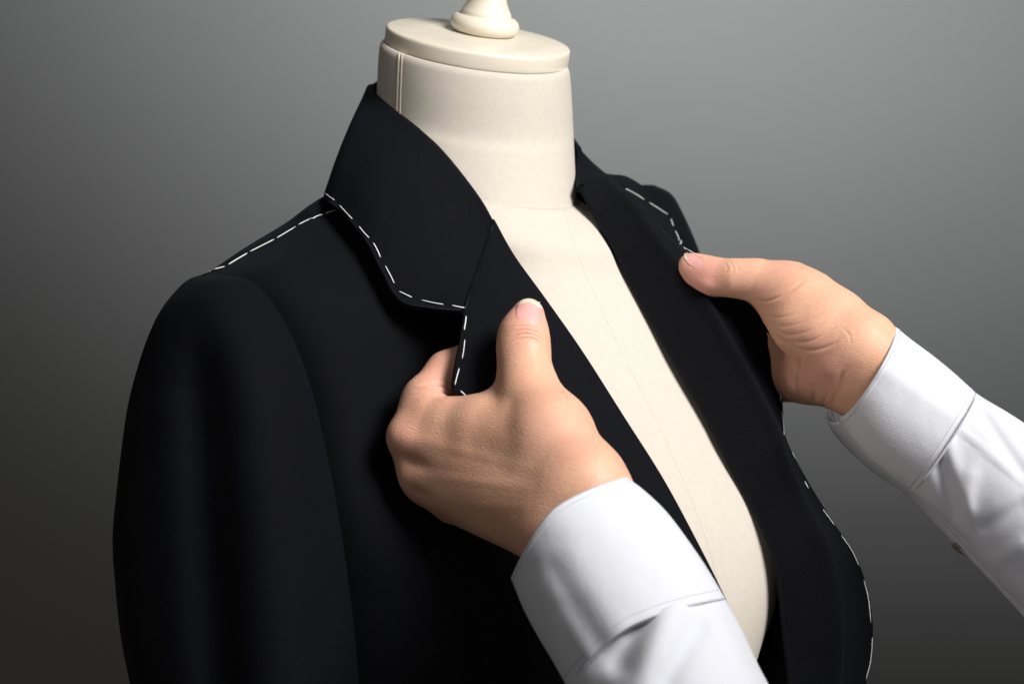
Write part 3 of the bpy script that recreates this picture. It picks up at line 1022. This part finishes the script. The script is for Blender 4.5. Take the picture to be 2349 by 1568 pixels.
def nail(key, outline, lift, parent):
    """outline: rows from cuticle to free edge, each (left, mid, right) in frame coordinates"""
    o = np.array(outline, float)
    o = cr(o, 6); o = np.swapaxes(cr(np.swapaxes(o, 0, 1), 8), 0, 1)
    R, C = o.shape[:2]
    g = np.zeros((R, C, 3))
    for i in range(R):
        for j in range(C):
            g[i, j] = on(key, o[i, j, 0], o[i, j, 1], lift * (-0.05 + 1.05 * i / (R - 1)))
    # ease the depth so the plate is one clean curve
    for _ in range(4):
        g[1:-1, 1:-1] = 0.5 * g[1:-1, 1:-1] + 0.125 * (g[:-2, 1:-1] + g[2:, 1:-1] + g[1:-1, :-2] + g[1:-1, 2:])
    me = grid_mesh('thumb_nail', g, 0.0007)
    n = len(me.vertices)
    uu, vv = np.meshgrid(np.linspace(0, 1, C), np.linspace(0, 1, R))
    base = np.stack([uu.ravel(), vv.ravel()], 1)
    I = np.arange(R * C).reshape(R, C)
    loop = np.concatenate([I[0, :-1], I[:-1, -1], I[-1, :0:-1], I[:0:-1, 0]])
    uvs = np.concatenate([base, base, base[loop]])
    vi = np.zeros(len(me.loops), np.int32); me.loops.foreach_get('vertex_index', vi)
    me.uv_layers[0].data.foreach_set('uv', uvs[vi].astype(np.float32).ravel())
    return link('thumb_nail', me, M['nail'], parent)

hands = [o for o in person.children if o.name.startswith('hand')] or [o for o in bpy.data.objects if o.parent == person]
nail('near_hand', [[(1190, 733), (1210, 741), (1232, 745)], [(1184, 724), (1209, 730), (1240, 736)], [(1184, 708), (1211, 712), (1243, 718)],
                   [(1188, 697), (1213, 695), (1244, 706)], [(1196, 687), (1214, 681), (1238, 693)]], 0.0008, hands[0])
nail('far_hand', [[(1618, 604), (1615, 612), (1606, 616)], [(1606, 590), (1604, 603), (1595, 612)], [(1592, 583), (1589, 595), (1582, 606)],
                  [(1576, 575), (1577, 585), (1574, 596)], [(1564, 572), (1569, 580), (1570, 590)]], 0.0008, hands[1])

# ------------------------------------------------------------------ shirt sleeves
def folds(defs):
    """defs: (u0, v0, u1, v1, width px, depth m) valleys (+) and ridges (-) across the cloth's camera side"""
    def f(U, V, D, c, s):
        fr = np.clip(s * 2.5 + 0.4, 0, 1)
        for (u0, v0, u1, v1, wd, dep) in defs:
            dist = polydist(U, V, [(u0, v0), (u1, v1)])
            D = D + fr * dep * np.exp(-(dist / wd) ** 2)
        return U, V, D
    return f

g = tube_grid([
    (1172, 1325, 1436, 1093, 0.810, .037, -34, -38),
    (1183, 1352, 1478, 1124, 0.806, .037, -34, -36),
    (1203, 1400, 1530, 1174, 0.801, .038, -33, -34),
    (1235, 1460, 1580, 1240, 0.796, .038, -32, -34),
    (1268, 1515, 1622, 1302, 0.791, .039, -32, -34),
    (1300, 1572, 1664, 1372, 0.786, .040, -32, -36)], n=10, k=96, corner=True,
    func=folds([(1222, 1300, 1345, 1540, 18, .0007), (1266, 1300, 1390, 1490, 22, .0009), (1310, 1400, 1400, 1530, 30, .0010), (1245, 1340, 1368, 1530, 18, -.0005), (1310, 1270, 1430, 1470, 30, -.0006)]))
cuff_g = g
sl1 = None
gs = tube_grid([
    (1296, 1560, 1660, 1366, 0.787, .037, -30, -34),
    (1318, 1604, 1680, 1402, 0.783, .0385, -30, -34),
    (1350, 1660, 1705, 1450, 0.778, .040, -30, -34),
    (1400, 1740, 1745, 1535, 0.770, .042, -30, -34),
    (1480, 1860, 1815, 1660, 0.760, .044, -30, -34),
    (1600, 2050, 1940, 1860, 0.745, .046, -30, -34),
    (1800, 2350, 2150, 2160, 0.720, .05, -30, -34)], n=10, k=96,
    func=folds([(1462, 1425, 1425, 1520, 30, .0055), (1390, 1500, 1360, 1600, 40, .003), (1540, 1400, 1450, 1600, 40, -.004), (1600, 1440, 1530, 1560, 24, .0022), (1640, 1420, 1720, 1560, 24, -.002)]))
s1 = link('shirt_sleeve', grid_mesh('shirt_sleeve', gs, 0.0012, True, toward=1), M['cotton'], person)
link('cuff', grid_mesh('cuff', cuff_g, 0.0022, True, toward=1), M['cotton'], s1)

def edge_stitch(gr, row, parent):
    line = gr[row]
    n = grid_normals(gr, True)[row]
    n = n * np.sign(np.sum(n * (line - line.mean(0)), 1, keepdims=True))
    p = line + n * 0.0001
    tube_mesh('edge_stitch', np.concatenate([p, p[:1]]), 0.00028, 6, M['cotton'], parent, False)
edge_stitch(cuff_g, 3, s1)
edge_stitch(cuff_g, 47, s1)

g = tube_grid([
    (1926, 958, 2056, 750, 0.932, .030, 16, 10),
    (1950, 1000, 2090, 778, 0.927, .031, 14, 9),
    (1990, 1046, 2140, 815, 0.921, .032, 12, 8),
    (2036, 1086, 2190, 856, 0.915, .033, 10, 6),
    (2092, 1126, 2238, 900, 0.908, .034, 8, 6)], n=10, k=96,
    func=folds([(1960, 985, 2070, 1105, 18, .0018), (2000, 830, 2200, 960, 22, -.001)]))
gs = tube_grid([
    (2086, 1122, 2232, 896, 0.909, .031, 8, 6),
    (2110, 1143, 2262, 916, 0.905, .032, 8, 6),
    (2160, 1184, 2310, 944, 0.898, .034, 8, 6),
    (2206, 1228, 2360, 976, 0.892, .036, 8, 6),
    (2262, 1294, 2430, 1020, 0.885, .038, 8, 6),
    (2355, 1396, 2520, 1080, 0.875, .040, 8, 6),
    (2500, 1550, 2680, 1190, 0.860, .045, 8, 6),
    (2800, 1850, 2980, 1400, 0.830, .05, 8, 6)], n=10, k=96,
    func=folds([(2150, 1045, 2190, 1180, 16, .0035), (2175, 1020, 2220, 1170, 18, -.0018), (2225, 1090, 2215, 1240, 20, -.002), (2240, 930, 2349, 1090, 14, .0025), (2205, 985, 2349, 1105, 6, -.0015), (2260, 1210, 2349, 1160, 16, .003), (2275, 1290, 2349, 1250, 18, -.003)]))
s2 = link('shirt_sleeve', grid_mesh('shirt_sleeve', gs, 0.0012, True, toward=1), M['cotton'], person)
link('cuff', grid_mesh('cuff', g, 0.0022, True, toward=1), M['cotton'], s2)
edge_stitch(g, 2, s2)
edge_stitch(g, 38, s2)

# far sleeve: the under edge of cuff and placket hangs a little below
cloth('placket', [
    [(1900, 934, 0.942), (1897, 950, 0.946), (1906, 966, 0.942), (1940, 968, 0.933)],
    [(1920, 985, 0.942), (1921, 995, 0.946), (1930, 1002, 0.942), (1955, 1003, 0.933)],
    [(1962, 1030, 0.936), (1964, 1040, 0.940), (1972, 1046, 0.937), (1990, 1040, 0.928)],
    [(2010, 1072, 0.930), (2014, 1082, 0.934), (2022, 1086, 0.931), (2036, 1080, 0.922)],
    [(2075, 1118, 0.922), (2082, 1128, 0.926), (2090, 1134, 0.923), (2100, 1126, 0.915)],
    [(2135, 1180, 0.912), (2142, 1192, 0.916), (2152, 1196, 0.913), (2160, 1180, 0.905)],
    [(2190, 1238, 0.905), (2200, 1252, 0.909), (2212, 1256, 0.906), (2220, 1240, 0.897)],
    [(2250, 1302, 0.897), (2262, 1314, 0.901), (2272, 1318, 0.898), (2280, 1300, 0.890)],
    [(2335, 1392, 0.887), (2345, 1404, 0.891), (2356, 1408, 0.888), (2365, 1392, 0.880)],
    [(2480, 1550, 0.870), (2490, 1562, 0.874), (2500, 1566, 0.871), (2510, 1550, 0.865)],
], M['cotton'], s2, t=0.0014, n=(5, 5), key='placket')

def button(u, v, d, r, nrm, parent):
    c = P(u, v, d)
    n = np.array(nrm, float); n /= np.linalg.norm(n)
    a = np.cross(n, [0, 0, 1]); a /= np.linalg.norm(a); b = np.cross(n, a)
    prof = [(0.2, -.0012), (.8, -.0012), (1, -.0004), (1, .0006), (.9, .0012), (.75, .0009), (.6, .0005), (.15, .0005)]
    k = 28
    th = np.arange(k) / k * 2 * math.pi
    ring = np.cos(th)[:, None] * a + np.sin(th)[:, None] * b
    V = np.concatenate([c + r * p * ring + h * n for p, h in prof])
    m = len(prof)
    f = [(i * k + j, i * k + (j + 1) % k, (i + 1) * k + (j + 1) % k, (i + 1) * k + j) for i in range(m - 1) for j in range(k)]
    f += [tuple(range(k - 1, -1, -1)), tuple(range((m - 1) * k, m * k))]
    link('button', mesh('button', V, f), M['button'], parent)
button(1988, 1056, .937, .0055, (-0.6, -0.35, -0.72), s2)
button(2204, 1258, .909, .0055, (-0.6, -0.35, -0.72), s2)

# put each thing's empty at its base without moving its parts
for o, loc in ROOTS:
    o.location = loc
    for ch in [c for c in bpy.data.objects if c.parent == o]:
        ch.location = -Vector(loc)
